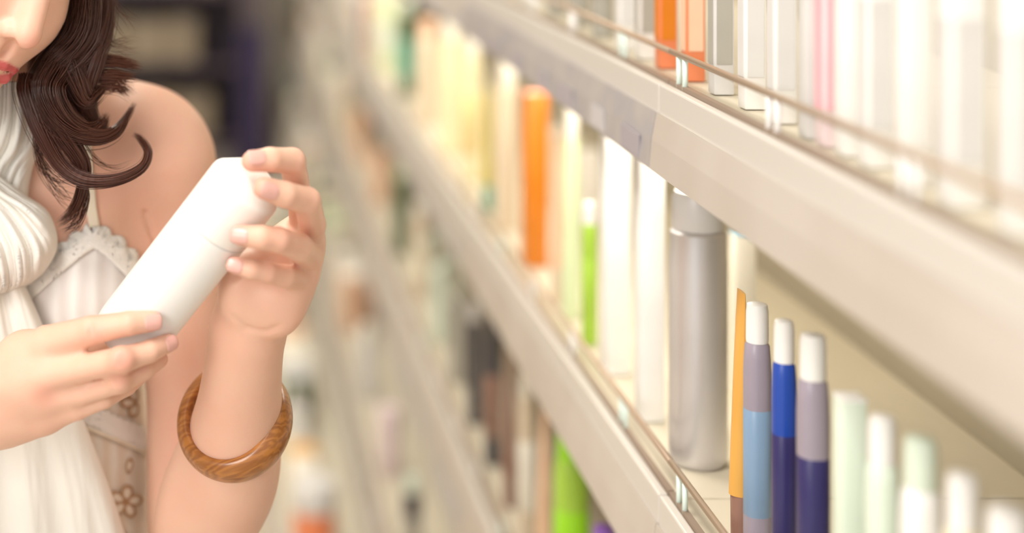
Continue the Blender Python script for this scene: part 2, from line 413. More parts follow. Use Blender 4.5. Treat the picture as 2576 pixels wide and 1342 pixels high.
for zi, z in enumerate(zl[:4]):
    x = -.785; n = 0
    while x < .04:
        w = rr.uniform(.13, .24); h = rr.uniform(.19, .215) if zi else .14
        if x+w > .07: break
        b = empty('carton', (x+w/2, YF+.16, z+.0005))
        bm = bmesh.new(); box(bm, -w/2, w/2, -.13, .13, 0, h, .003); frombm('box', bm, rr.choice([M['kraft'], M['kraft'], M['kraft2']]), b)
        bm = bmesh.new(); box(bm, -.02, .02, -.1305, .1305, h-.06, h+.001); frombm('tape', bm, M['kraft2'], b)
        n += 1
        tag(b, 'blurred brown carton on the far rack, %s shelf from below, %s from the left' % (ORD(zi+1), ORD(n)), 'carton', 'cartons on the far rack')
        x += w+.012
# ------------------------------------------------------------------ the woman: one continuous skin grown from a distance field
def n3(v): v = np.array(v, float); return v/np.linalg.norm(v)
def spline(pts, n):
    """smooth curve through points"""
    p = np.array(pts, float); p = np.vstack([2*p[0]-p[1], p, 2*p[-1]-p[-2]]); m = len(p)-3; o = []
    for i in range(n):
        t = i/(n-1)*m; k = min(int(t), m-1); t -= k; a, b, c, d = p[k:k+4]
        o.append(.5*((2*b)+(c-a)*t+(2*a-5*b+4*c-d)*t*t+(3*b-3*c+d-a)*t**3))
    return np.array(o)
class Field:
    def __init__(s, lo, hi, h):
        s.lo = np.array(lo, float); s.h = h
        s.n = np.ceil((np.array(hi)-s.lo)/h).astype(int)+1
        s.F = np.full(s.n, .05, np.float32)
    def sub(s, lo, hi):
        a = np.clip(np.floor((np.array(lo)-s.lo)/s.h).astype(int), 0, s.n); b = np.clip(np.ceil((np.array(hi)-s.lo)/s.h).astype(int)+1, 0, s.n)
        if np.any(b <= a): return None
        ax = [(s.lo[i]+s.h*np.arange(a[i], b[i])).astype(np.float32) for i in range(3)]
        g = (ax[0][:, None, None], ax[1][None, :, None], ax[2][None, None, :])
        return tuple(slice(a[i], b[i]) for i in range(3)), g
    def comb(s, sl, d, k, mode='u'):
        f = s.F[sl]
        if mode == 'u':
            h = np.clip(.5+.5*(f-d)/k, 0, 1); s.F[sl] = f*(1-h)+d*h-k*h*(1-h)
        else:                                        # carve
            h = np.clip(.5-.5*(f+d)/k, 0, 1); s.F[sl] = f*(1-h)+(-d)*h+k*h*(1-h)
    def cone(s, a, b, ra, rb, k=.008, mode='u', flat=None, m=.02):
        a = np.array(a, float); b = np.array(b, float); rr = max(ra, rb)+k+m
        q = s.sub(np.minimum(a, b)-rr, np.maximum(a, b)+rr)
        if q is None: return
        sl, g = q; ab = b-a; L2 = float(ab@ab)+1e-12
        p = [g[i]-a[i] for i in range(3)]
        t = np.clip((p[0]*ab[0]+p[1]*ab[1]+p[2]*ab[2])/L2, 0, 1)
        w = [p[i]-t*ab[i] for i in range(3)]
        d = np.sqrt(w[0]**2+w[1]**2+w[2]**2)-(ra+(rb-ra)*t)
        s.comb(sl, d.astype(np.float32), k, mode)
    def chain(s, pts, k=.006, mode='u'):
        for (p, r), (q, t) in zip(pts, pts[1:]): s.cone(p, q, r, t, k, mode)
    def ell(s, c, rad, k=.01, axes=None, mode='u'):
        c = np.array(c, float); rad = np.array(rad, float); rr = rad.max()+k+.02
        q = s.sub(c-rr, c+rr)
        if q is None: return
        sl, g = q; p = [g[i]-c[i] for i in range(3)]
        if axes is not None:
            p = [p[0]*ax[0]+p[1]*ax[1]+p[2]*ax[2] for ax in axes]
        k0 = np.sqrt((p[0]/rad[0])**2+(p[1]/rad[1])**2+(p[2]/rad[2])**2)
        k1 = np.sqrt((p[0]/rad[0]**2)**2+(p[1]/rad[1]**2)**2+(p[2]/rad[2]**2)**2)+1e-9
        d = k0*(k0-1)/k1
        s.comb(sl, d.astype(np.float32), k, mode)
    def surf(s):
        F = s.F; I = F < 0; nx, ny, nz = F.shape
        cnt = np.zeros((nx-1, ny-1, nz-1), np.uint8)
        for i in (0, 1):
            for j in (0, 1):
                for k in (0, 1): cnt += I[i:nx-1+i, j:ny-1+j, k:nz-1+k]
        act = np.argwhere((cnt > 0) & (cnt < 8)); idx = np.full(cnt.shape, -1, np.int32)
        idx[act[:, 0], act[:, 1], act[:, 2]] = np.arange(len(act))
        acc = np.zeros((len(act), 3)); num = np.zeros(len(act))
        C = [(i, j, k) for i in (0, 1) for j in (0, 1) for k in (0, 1)]
        for a in C:
            for ax in range(3):
                if a[ax] == 0:
                    b = list(a); b[ax] = 1
                    fa = F[act[:, 0]+a[0], act[:, 1]+a[1], act[:, 2]+a[2]]; fb = F[act[:, 0]+b[0], act[:, 1]+b[1], act[:, 2]+b[2]]
                    m = (fa < 0) != (fb < 0); t = np.where(m, fa/(fa-fb+1e-12), 0)
                    pt = np.tile(np.array(a, float), (len(act), 1)); pt[:, ax] += t
                    acc[m] += pt[m]; num[m] += 1
        V = (act+acc/num[:, None])*s.h+s.lo
        faces = []
        for ax in range(3):
            sl0 = [slice(None)]*3; sl1 = [slice(None)]*3; sl0[ax] = slice(0, -1); sl1[ax] = slice(1, None)
            A = I[tuple(sl0)]; B = I[tuple(sl1)]; e = np.argwhere(A != B)
            o1, o2 = [q for q in range(3) if q != ax]
            e = e[(e[:, o1] > 0) & (e[:, o2] > 0) & (e[:, o1] < F.shape[o1]-1) & (e[:, o2] < F.shape[o2]-1)]
            def c(d1, d2):
                q = e.copy(); q[:, o1] += d1; q[:, o2] += d2; return idx[q[:, 0], q[:, 1], q[:, 2]]
            qd = np.stack([c(-1, -1), c(0, -1), c(0, 0), c(-1, 0)], 1)
            flip = A[e[:, 0], e[:, 1], e[:, 2]]
            if ax == 1: flip = ~flip
            qd[~flip] = qd[~flip][:, ::-1]; faces.append(qd)
        return V, np.concatenate(faces)

def np_mesh(name, V, Fq):
    me = bpy.data.meshes.new(name)
    me.vertices.add(len(V)); me.vertices.foreach_set('co', np.ascontiguousarray(V, np.float32).ravel())
    k = Fq.shape[1]
    me.loops.add(len(Fq)*k); me.loops.foreach_set('vertex_index', np.ascontiguousarray(Fq, np.int32).ravel())
    me.polygons.add(len(Fq)); me.polygons.foreach_set('loop_start', np.arange(0, len(Fq)*k, k, dtype=np.int32))
    me.polygons.foreach_set('use_smooth', np.ones(len(Fq), bool)); me.update(calc_edges=True); me.validate()
    return me

def smooth(V, Fq, it=2, w=.5):
    for _ in range(it):
        S = np.zeros_like(V); N = np.zeros(len(V))
        k = Fq.shape[1]
        for a in range(k):
            b = (a+1) % k
            for i, j in ((a, b), (b, a)):
                S[:, 0] += np.bincount(Fq[:, i], V[Fq[:, j], 0], len(V)); S[:, 1] += np.bincount(Fq[:, i], V[Fq[:, j], 1], len(V)); S[:, 2] += np.bincount(Fq[:, i], V[Fq[:, j], 2], len(V))
                N += np.bincount(Fq[:, i], minlength=len(V))
        V = V*(1-w)+w*S/np.maximum(N, 1)[:, None]
    return V

HRES = .0016
B = Field((-.50, 1.03, .98), (.10, 1.50, 1.86), HRES)
def pr(px, py, Y, rp): return (P(px, py, Y), R(rp, Y))

def schain(pts, k):
    c = np.array([list(p)+[r] for p, r in pts]); c = spline(c, 10*(len(c)-1)+1); B.chain([(q[:3], q[3]) for q in c], k)
# --- torso
def torso(F, grow=0.0):
    g = grow
    F.ell(P(0, 640, 1.375), (.132+g, .082+g, .205+g), .02)             # ribcage
    F.ell(P(0, 1150, 1.385), (.130+g, .080+g, .16+g), .03)             # waist
    F.ell(P(-10, 1560, 1.40), (.150+g, .100+g, .15+g), .05)            # hips
    F.cone(P(-380, 420, 1.385), P(330, 390, 1.375), .042+g, .044+g, .045)   # shoulder girdle
    F.cone(P(-30, 330, 1.375), P(300, 350, 1.372), .045+g, .040+g, .04)     # trapezius
    F.cone(P(-30, 330, 1.375), P(-360, 400, 1.385), .045+g, .040+g, .04)
    F.ell(P(205, 745, 1.320), (.056+g, .052+g, .056+g), .035)          # breasts
    F.ell(P(-170, 760, 1.320), (.056+g, .052+g, .056+g), .035)
    F.ell(P(110, 520, 1.325), (.085+g, .035+g, .06+g), .03)            # upper chest
torso(B)
# collar bones and the hollow of the throat
B.cone(P(60, 395, 1.322), P(330, 335, 1.335), .0065, .007, .012)
# neck
B.cone(P(-5, 430, 1.36), P(55, 60, 1.335), .050, .050, .03)
B.cone(P(30, 400, 1.318), P(150, 120, 1.315), .010, .014, .02)
# --- her left arm (right in the picture)
B.cone(P(372, 395, 1.375), P(392, 395, 1.365), .044, .043, .03)
B.ell(P(382, 402, 1.360), (.042, .046, .052), .03)
B.chain([pr(400, 440, 1.362, 106), pr(420, 570, 1.356, 106)], .03)
schain([pr(420, 570, 1.356, 106), pr(436, 700, 1.352, 112), pr(462, 960, 1.345, 92), pr(474, 1290, 1.34, 98), pr(486, 1440, 1.33, 98)], .005)
schain([pr(495, 1465, 1.32, 98), pr(518, 1310, 1.275, 117), pr(560, 1205, 1.255, 124), pr(587, 1115, 1.236, 106), pr(600, 1040, 1.220, 94), pr(609, 950, 1.20, 84), pr(618, 870, 1.185, 79), pr(628, 810, 1.178, 77)], .008)
# palm of the left hand: fans out to the four knuckles
Yp = 1.165
B.chain([pr(625, 815, 1.178, 72), pr(650, 752, 1.172, 80), pr(668, 700, 1.168, 72)], .014)
B.chain([pr(640, 790, 1.172, 60), pr(720, 735, 1.166, 56), pr(752, 690, 1.160, 48)], .012)
B.chain([pr(650, 760, 1.170, 60), pr(720, 690, 1.168, 56), pr(765, 640, 1.164, 46)], .012)
B.chain([pr(640, 760, 1.172, 60), pr(700, 660, 1.172, 56), pr(775, 600, 1.172, 42)], .012)
B.chain([pr(630, 750, 1.172, 62), pr(640, 690, 1.172, 60), pr(735, 610, 1.182, 46), pr(760, 575, 1.185, 40)], .012)
B.ell(P(604, 728, 1.155), (.0155, .015, .024), .010)               # heel of the thumb
B.ell(P(700, 770, 1.150), (.018, .013, .022), .012)                # heel on the little finger side
# fingers of the left hand (knuckle, middle joint, end joint, tip)
LF = dict(
    index=[pr(765, 585, 1.182, 35), pr(752, 490, 1.150, 31), pr(735, 406, 1.115, 34), pr(680, 402, 1.098, 31), pr(634, 406, 1.092, 27)],
    middle=[pr(780, 605, 1.172, 36), pr(786, 565, 1.145, 34), pr(772, 506, 1.108, 35), pr(716, 490, 1.090, 33), pr(664, 474, 1.083, 28)],
    ring=[pr(778, 650, 1.158, 36), pr(752, 622, 1.118, 35), pr(700, 604, 1.096, 32), pr(658, 598, 1.090, 30), pr(603, 592, 1.094, 26)],
    little=[pr(752, 700, 1.152, 32), pr(716, 696, 1.125, 29), pr(672, 686, 1.112, 27), pr(632, 678, 1.106, 25), pr(590, 668, 1.108, 22)])
for k_, c_ in LF.items():
    B.chain(c_, .0018)
# left thumb, behind the bottle
B.chain([pr(620, 750, 1.178, 56), pr(585, 675, 1.180, 42), pr(560, 600, 1.185, 36), pr(545, 545, 1.188, 28)], .006)

# --- her right arm (left in the picture)
B.ell(P(-405, 415, 1.385), (.046, .048, .054), .03)
B.chain([pr(-420, 450, 1.385, 105), pr(-455, 800, 1.375, 108), pr(-490, 1120, 1.345, 88), pr(-495, 1240, 1.325, 84)], .03)
B.chain([pr(-490, 1250, 1.315, 90), pr(-380, 1190, 1.26, 102), pr(-220, 1090, 1.205, 84), pr(-100, 1030, 1.17, 66)], .015)
B.cone(P(-120, 1060, 1.172), P(0, 1045, 1.158), R(72, 1.17), R(66, 1.16), .012)
B.cone(P(-120, 1020, 1.165), P(10, 960, 1.150), R(74, 1.17), R(62, 1.15), .012)
# back of the right hand
RF = dict(
    index=[pr(5, 955, 1.160, 66), pr(62, 900, 1.150, 56), pr(120, 866, 1.138, 46), pr(228, 832, 1.118, 36), pr(325, 814, 1.112, 30), pr(383, 808, 1.118, 26)],
    middle=[pr(10, 985, 1.156, 60), pr(112, 946, 1.134, 42), pr(210, 926, 1.118, 35), pr(305, 907, 1.106, 33), pr(375, 885, 1.116, 28), pr(421, 864, 1.130, 24)],
    ring=[pr(10, 1030, 1.160, 60), pr(120, 1004, 1.140, 40), pr(210, 986, 1.128, 32), pr(300, 961, 1.118, 29), pr(362, 930, 1.130, 27), pr(402, 904, 1.146, 22)],
    little=[pr(0, 1075, 1.168, 50), pr(118, 1052, 1.148, 34), pr(195, 1030, 1.136, 27), pr(262, 1003, 1.132, 25), pr(320, 972, 1.148, 23), pr(352, 950, 1.160, 18)])
for k_, c_ in RF.items():
    B.chain(c_[:2], .014); B.chain(c_[1:3], .008); B.chain(c_[2:], .0016)
B.chain([pr(60, 905, 1.152, 50), pr(80, 960, 1.146, 50), pr(70, 1030, 1.156, 48)], .015)
# small swellings of the knuckles
for q in ((305, 905, 1.100, 28), (300, 957, 1.112, 24)):
    B.ell(P(*q[:3]), (R(q[3], 1.12), .006, R(q[3], 1.12)*.9), .008)
# right thumb, behind the bottle
B.chain([pr(40, 960, 1.170, 52), pr(140, 900, 1.188, 42), pr(230, 858, 1.203, 36), pr(300, 835, 1.212, 30)], .008)

# --- head: turned to her left, tilted and bent forward over the bottle
hf = n3((.52, -.74, -.43)); hu = np.array((.44, 0, .86)); hu = n3(hu-hf*(hu@hf)); hl = np.cross(hu, hf)
NT = P(80, 108, 1.165)                            # tip of the nose
HO = NT-hf*.118
def hp(l, f, u): return HO+hl*l+hf*f+hu*u
HA = (hl, hf, hu)
B.ell(hp(0, -.012, .060), (.074, .092, .088), .02, HA)
B.ell(hp(0, .040, .012), (.052, .053, .075), .022, HA)
B.ell(hp(0, .052, -.022), (.045, .046, .050), .02, HA)
for sd in (-1, 1):
    B.ell(hp(sd*.033, .058, .002), (.024, .028, .030), .015, HA)      # cheeks
    B.cone(hp(sd*.052, .012, -.040), hp(sd*.012, .080, -.068), .014, .013, .018)   # jaw
    B.cone(hp(sd*.042, .076, .070), hp(sd*.014, .092, .066), .006, .007, .010)     # brow
B.ell(hp(0, .084, -.070), (.016, .015, .013), .012, HA)            # chin
B.cone(hp(0, .088, .045), hp(0, .106, .006), .0085, .0105, .012)      # bridge
B.ell(hp(0, .109, .000), (.0095, .0100, .0090), .006, HA)
for sd in (-1, 1):
    B.ell(hp(sd*.0105, .098, -.003), (.0072, .0095, .0070), .004, HA)
    B.ell(hp(sd*.0065, .105, -.0085), (.0032, .006, .004), .003, HA, 'c')
    B.ell(hp(sd*.031, .088, .052), (.017, .012, .012), .012, HA, 'c')
    B.ell(hp(sd*.031, .072, .052), (.0145, .0125, .0115), .004, HA)
B.cone(hp(0, .098, -.014), hp(0, .0965, -.022), .0035, .004, .005, 'c')        # philtrum
# lips, slightly parted
lipU = [(-.0300, .0850, -.0375, .0014), (-.020, .0915, -.0345, .0026), (-.006, .0965, -.0320, .0034), (0, .0970, -.0325, .0034), (.006, .0965, -.0320, .0034), (.020, .0915, -.0345, .0026), (.0300, .0850, -.0375, .0014)]
lipL = [(-.0290, .0845, -.0385, .0012), (-.019, .0905, -.0440, .0040), (-.006, .0925, -.0470, .0056), (.006, .0925, -.0470, .0056), (.019, .0905, -.0440, .0040), (.0290, .0845, -.0385, .0012)]
B.ell(hp(0, .0865, -.0370), (.025, .0065, .0032), .003, HA, 'c')
B.chain([(hp(*a[:3]), a[3]) for a in lipU], .0022)
B.chain([(hp(*a[:3]), a[3]) for a in lipL], .0022)
B.chain([(hp(-.025, .0895, -.0378), .0010), (hp(-.008, .0985, -.0388), .0022), (hp(.008, .0985, -.0388), .0022), (hp(.025, .0895, -.0378), .0010)], .0015, 'c')
B.ell(hp(.0, .094, -.060), (.014, .006, .004), .006, HA, 'c')
# ear
for sd in (-1, 1):
    B.ell(hp(sd*.074, -.008, .022), (.006, .017, .028), .006, HA)
def skin_at(px_, py_, y0=1.06, y1=1.42):
    """first skin met along the sight line through a place of the photograph"""
    ys = np.arange(y0, y1, .0005); pts = np.array([P(px_, py_, y) for y in ys]); ix = np.round((pts-B.lo)/B.h).astype(int)
    ok = np.all((ix >= 0) & (ix < B.n), axis=1); v = np.full(len(ys), .05); v[ok] = B.F[ix[ok, 0], ix[ok, 1], ix[ok, 2]]
    h = np.argmax(v < 0); return pts[h] if v[h] < 0 else None
def crease(path, r, depth, k=.003, y0=1.06):
    ps = [skin_at(*q, y0=y0) for q in path]; ps = [p for p in ps if p is not None]
    pts = [(p+np.array((0, -r+depth, 0)), r) for p in ps]
    for (a, ra), (b, rb_) in zip(pts, pts[1:]): B.cone(a, b, ra, rb_, k, 'c')
crease([(364, 530), (370, 560), (378, 585), (392, 620)], .0015, .0022, .0015, 1.22)
for q_ in ([(296, 885), (300, 903), (298, 922)], [(308, 887), (312, 905), (310, 922)], [(292, 945), (294, 962)], [(226, 812), (230, 832), (228, 848)]): crease(q_, .0012, .0005, .0015)
crease([(585, 800), (620, 828), (665, 838), (705, 822)], .0022, .0006, .003)
crease([(590, 700), (625, 668), (675, 655)], .0022, .0010, .003, 1.12)
crease([(690, 560), (700, 600)], .0022, .0010, .003, 1.125)
bv, bf = B.surf()
del B.F
bv = smooth(bv, bf, 2, .45)

# legs and feet, at a coarser step, meeting the hips at the waist
G = Field((-.42, 1.16, -.01), (.06, 1.62, 1.0), .007)
for sd, cx in ((1, -.125), (-1, -.275)):
    G.chain([((cx, 1.40, .88), .078), ((cx, 1.39, .76), .072), ((cx, 1.385, .50), .052), ((cx, 1.40, .32), .050), ((cx, 1.40, .10), .034), ((cx, 1.39, .07), .034)], .02)
    G.chain([((cx, 1.41, .035), .033), ((cx+sd*.01, 1.30, .030), .028), ((cx+sd*.012, 1.235, .022), .020)], .015)
G.ell((-.2, 1.40, .923), (.146, .096, .146), .03)
gv, gf = G.surf(); gv[:, 2] = np.maximum(gv[:, 2], .001)
keep = np.ones(len(gv), bool)
V = np.concatenate([bv, gv]); Fq = np.concatenate([bf, gf+len(bv)])

skin = mat('skin', (.80, .50, .36), .42, spec=.35, sss=.35, ssc=(1, .35, .2), bump=(900, .12, .0006))
# the reddish places of the skin: lips, knuckles, fingertips, nostrils
def blobs(V, lst, base=0):
    m = np.zeros(len(V), np.float32)
    for c, r, s in lst:
        d = np.linalg.norm(V-np.array(c), axis=1)/r; m = np.maximum(m, s*np.clip(1.3-d, 0, 1)**1.2)
    return m
def lipmask(V):
    m = np.zeros(len(V), np.float32)
    for L_ in (lipU, lipL):
        for a, b in zip(L_, L_[1:]):
            pa, pb = hp(*a[:3])+hf*.001, hp(*b[:3])+hf*.001; ab = pb-pa
            t = np.clip(((V-pa)@ab)/(ab@ab), 0, 1); d = np.linalg.norm(V-pa-t[:, None]*ab, axis=1)-(a[3]+(b[3]-a[3])*t)
            m = np.maximum(m, np.clip(1-(d-.0002)/.0012, 0, 1))
    return m
red = [(LF[k][-1][0], .010, .8) for k in LF]+[(RF[k][-1][0], .009, .55) for k in RF]
red += [(LF[k][2][0], .010, .35) for k in LF]+[(P(112, 948, 1.10), .012, .7), (P(112, 1003, 1.12), .011, .5), (P(305, 903, 1.095), .010, .8), (P(300, 952, 1.105), .009, .5), (P(228, 838, 1.105), .011, .4)]
red += [(hp(.0, .118, .0), .012, .5), (hp(-.036, .085, .0), .022, .35), (P(205, 862, 1.15), .008, .6)]
red += [(P(690, 560, 1.14), .012, .4), (P(660, 650, 1.14), .012, .5)]
me = np_mesh('person_skin', V, Fq)
at = me.color_attributes.new('pigment', 'FLOAT_COLOR', 'POINT')
cc = np.zeros((len(V), 4), np.float32); cc[:, 0] = blobs(V, red); cc[:, 1] = lipmask(V); cc[:, 3] = 1
at.data.foreach_set('color', cc.ravel())
nt = skin.node_tree; bs = nt.nodes['Principled BSDF']
an = nt.nodes.new('ShaderNodeAttribute'); an.attribute_name = 'pigment'
sp = nt.nodes.new('ShaderNodeSeparateColor'); nt.links.new(an.outputs['Color'], sp.inputs[0])
tc = nt.nodes.new('ShaderNodeTexCoord'); nz = nt.nodes.new('ShaderNodeTexNoise'); nz.inputs['Scale'].default_value = 26; nt.links.new(tc.outputs['Object'], nz.inputs['Vector'])
mr = nt.nodes.new('ShaderNodeMapRange'); mr.inputs[1].default_value = .4; mr.inputs[2].default_value = .7; mr.inputs[4].default_value = .35; nt.links.new(nz.outputs['Fac'], mr.inputs[0])
m0 = nt.nodes.new('ShaderNodeMix'); m0.data_type = 'RGBA'; m0.inputs['A'].default_value = (.83, .52, .39, 1); m0.inputs['B'].default_value = (.82, .44, .32, 1); nt.links.new(mr.outputs[0], m0.inputs['Factor'])
m1 = nt.nodes.new('ShaderNodeMix'); m1.data_type = 'RGBA'; m1.inputs['B'].default_value = (.78, .27, .22, 1); nt.links.new(m0.outputs['Result'], m1.inputs['A'])
mm = nt.nodes.new('ShaderNodeMath'); mm.operation = 'MULTIPLY'; mm.inputs[1].default_value = .6; nt.links.new(sp.outputs[0], mm.inputs[0]); nt.links.new(mm.outputs[0], m1.inputs['Factor'])
m2 = nt.nodes.new('ShaderNodeMix'); m2.data_type = 'RGBA'; m2.inputs['B'].default_value = (.66, .15, .15, 1); nt.links.new(m1.outputs['Result'], m2.inputs['A']); nt.links.new(sp.outputs[1], m2.inputs['Factor'])
nt.links.new(m2.outputs['Result'], bs.inputs['Base Color'])
mr2 = nt.nodes.new('ShaderNodeMapRange'); mr2.inputs[3].default_value = .42; mr2.inputs[4].default_value = .25; nt.links.new(sp.outputs[1], mr2.inputs[0]); nt.links.new(mr2.outputs[0], bs.inputs['Roughness'])
woman = link('person', me, skin)
tag(woman, 'woman in lace camisole and cream scarf reading a white bottle held in both hands', 'person')
bvh = BVHTree.FromPolygons([tuple(v) for v in V.tolist()], [tuple(f) for f in Fq.tolist()])

# teeth between the lips
bm = bmesh.new()
for i in range(-3, 4):
    c = hp(i*.0060, .0905-abs(i)*.0016, -.0365); r0 = len(bm.verts)
    bmesh.ops.create_uvsphere(bm, u_segments=10, v_segments=8, radius=1, matrix=Matrix.Translation(Vector(c)) @ Matrix([[hl[j]*.0031, hf[j]*.0028, hu[j]*.0042] for j in range(3)]).to_4x4())
frombm('teeth', bm, mat('teeth', (.9, .87, .78), .25), woman, True)
# eyelids with lashes, closed downwards
bm = bmesh.new()
for sd in (-1, 1):
    tube(bm, [hp(sd*(.031+.0145*math.cos(a)), .079+.007*math.sin(a), .0455-.0045*math.sin(a)) for a in np.linspace(.15, 3.0, 12)], [.0006+.0005*math.sin(math.pi*i/11) for i in range(12)], 6)
frombm('lashes', bm, mat('lashes', (.02, .012, .01), .6), woman, True)
bm = bmesh.new()
for sd in (-1, 1):
    tube(bm, [hp(sd*(.012+.038*t), .0985-.022*t*t, .0695+.010*math.sin(t*2.4)) for t in np.linspace(0, 1, 10)], [.0012+.0018*math.sin(math.pi*min(1, .25+i/11)) for i in range(10)], 8)
frombm('eyebrows', bm, mat('brow_hair', (.06, .03, .02), .7), woman, True)

# fingernails
M['nail'] = mat('nail', (.80, .45, .39), .3, spec=.45, coat=.15)
def nail(tipc, dirv, r, length, toward=(0, -1, 0), w=.8):
    """a curved plate lying on the back of a fingertip"""
    d = n3(dirv); nrm = np.array(toward, float); nrm = n3(nrm-d*(nrm@d)); sdv = np.cross(d, nrm)
    n_, m_ = 14, 12; vs = []; fs = []
    for i in range(n_+1):
        u = -1+2*i/n_; 
        for j in range(m_+1):
            v = -1+2*j/m_
            wid = w*r*math.sqrt(max(0, 1-.80*abs(u)**4)); a = v*wid/r*1.15
            p = tipc+d*(u*length*.5-(.10*abs(u)**2)*r)+sdv*math.sin(a)*r*.99+nrm*(math.cos(a)*r*1.005-(.10*r if u > 0 else .02*r)*u*u)
            vs.append(p)
    for i in range(n_):
        for j in range(m_):
            a = i*(m_+1)+j; fs.append((a, a+1, a+m_+2, a+m_+1))
    o = mesh_np('fingernail', vs, fs, M['nail'], woman)
    s = o.modifiers.new('s', 'SOLIDIFY'); s.thickness = .0006; s.offset = 0
    return o
for k, tw in (('index', (-.1, -.85, .55)), ('middle', (-.15, -1, .12)), ('ring', (0, -1, .15)), ('little', (0, -1, .2))):
    c = LF[k]; nail(c[-1][0]+(c[-2][0]-c[-1][0])*.02, c[-1][0]-c[-2][0], c[-1][1]*1.05, c[-1][1]*1.75, tw, .72)
for k, tw in (('index', (.05, -1, .1)), ('middle', (.75, -.65, .25))):
    c = RF[k]; nail(c[-1][0]+(c[-2][0]-c[-1][0])*.03, c[-1][0]-c[-2][0], c[-1][1]*1.05, c[-1][1]*1.7, tw, .72)

# ------------------------------------------------------------------ the bottle in her hands
M['bottle'] = mat('white_plastic', (.90, .885, .86), .3, spec=.45, sss=.1)
M['cap'] = mat('white_cap', (.92, .89, .84), .28, spec=.5, sss=.1)
bA = P(330, 835, 1.158); bB = P(618, 467, 1.120)     # foot and shoulder of the bottle
ax = n3(bB-bA); L_ = np.linalg.norm(bB-bA)
rb, rt = R(94, 1.155), R(98.5, 1.12)
e = empty('lotion_bottle', tuple(bA))
def place_axis(o): o.rotation_mode = 'QUATERNION'; o.rotation_quaternion = Vector((0, 0, 1)).rotation_difference(Vector(ax))
place_axis(e)
bm = bmesh.new(); lc = L_*.74
lathe(bm, [(rb*.80, -.008), (rb*.90, -.0075), (rb*.98, -.004), (rb, .002), (rb+(rt-rb)*.5, lc*.6), (rb+(rt-rb)*.72, lc-.0006), (rb*.96, lc)], 64)
frombm('body', bm, M['bottle'], e, autos=50)
bm = bmesh.new()
lathe(bm, [(rb*.97, lc), (rb+(rt-rb)*.74, lc+.0008), (rt, L_-.003), (rt*.99, L_-.0005), (rt*.96, L_+.0012), (rt*.60, L_+.0112), (rt*.56, L_+.0122), (rt*.5, L_+.0128), (rt*.2, L_+.0134)], 64)
frombm('cap', bm, M['cap'], e, autos=50)
tag(e, 'plain white lotion bottle tilted between the woman\'s hands', 'bottle')

# ------------------------------------------------------------------ wooden bangle on her left forearm
wm = bpy.data.materials.new('turned_wood'); wm.use_nodes = True; nt = wm.node_tree; bs = nt.nodes['Principled BSDF']
tc = nt.nodes.new('ShaderNodeTexCoord'); mp = nt.nodes.new('ShaderNodeMapping'); mp.inputs['Rotation'].default_value = (.5, .5, .2); mp.inputs['Scale'].default_value = (1, 1, 3.2)
nz = nt.nodes.new('ShaderNodeTexNoise'); nz.inputs['Scale'].default_value = 160; nz.inputs['Detail'].default_value = 4
wv = nt.nodes.new('ShaderNodeTexWave'); wv.bands_direction = 'Y'; wv.inputs['Scale'].default_value = 120; wv.inputs['Distortion'].default_value = 9; wv.inputs['Detail'].default_value = 2; wv.inputs['Detail Scale'].default_value = 1.2
cr = nt.nodes.new('ShaderNodeValToRGB'); cr.color_ramp.elements[0].color = (.19, .052, .008, 1); cr.color_ramp.elements[1].color = (.55, .22, .045, 1)
nt.links.new(tc.outputs['Object'], mp.inputs[0]); nt.links.new(mp.outputs[0], wv.inputs['Vector']); nt.links.new(mp.outputs[0], nz.inputs['Vector'])
mx = nt.nodes.new('ShaderNodeMix'); mx.inputs['Factor'].default_value = .6; nt.links.new(wv.outputs['Fac'], mx.inputs['A']); nt.links.new(nz.outputs['Fac'], mx.inputs['B'])
nt.links.new(mx.outputs['Result'], cr.inputs[0]); nt.links.new(cr.outputs[0], bs.inputs['Base Color'])
bs.inputs['Roughness'].default_value = .3; bs.inputs['Coat Weight'].default_value = .45; bs.inputs['Coat Roughness'].default_value = .12
cB = P(590, 1058, 1.226)
bm = bmesh.new(); nR, nS = 96, 28; R0 = R(115.5, 1.226); rings = []
for i in range(nR):
    a = 2*math.pi*i/nR; ring = []
    for j in range(nS):
        t = 2*math.pi*j/nS; dr = .0110*math.cos(t); dz = .0155*math.sin(t)
        if dr < 0: dr *= .35                                   # flattened inside
        ring.append(bm.verts.new(((R0+dr)*math.cos(a), (R0+dr)*math.sin(a), dz)))
    rings.append(ring)
for i in range(nR):
    for j in range(nS):
        bm.faces.new((rings[i][j], rings[(i+1) % nR][j], rings[(i+1) % nR][(j+1) % nS], rings[i][(j+1) % nS]))
bn = frombm('wooden_bangle', bm, wm, None, True)
bn.location = cB; bn.rotation_mode = 'QUATERNION'
qn = Vector((0, 0, 1)).rotation_difference(Vector(n3((-.34, -.72, .58)))); bn.rotation_quaternion = qn
ul = qn.inverted() @ Vector((0, 0, 1)); mp.inputs['Rotation'].default_value = (0, 0, -math.atan2(ul.y, ul.x)); mp.inputs['Scale'].default_value = (.10, 1, 1)
mp2 = mp
tag(bn, 'polished brown wooden bangle on the woman\'s forearm', 'bracelet')
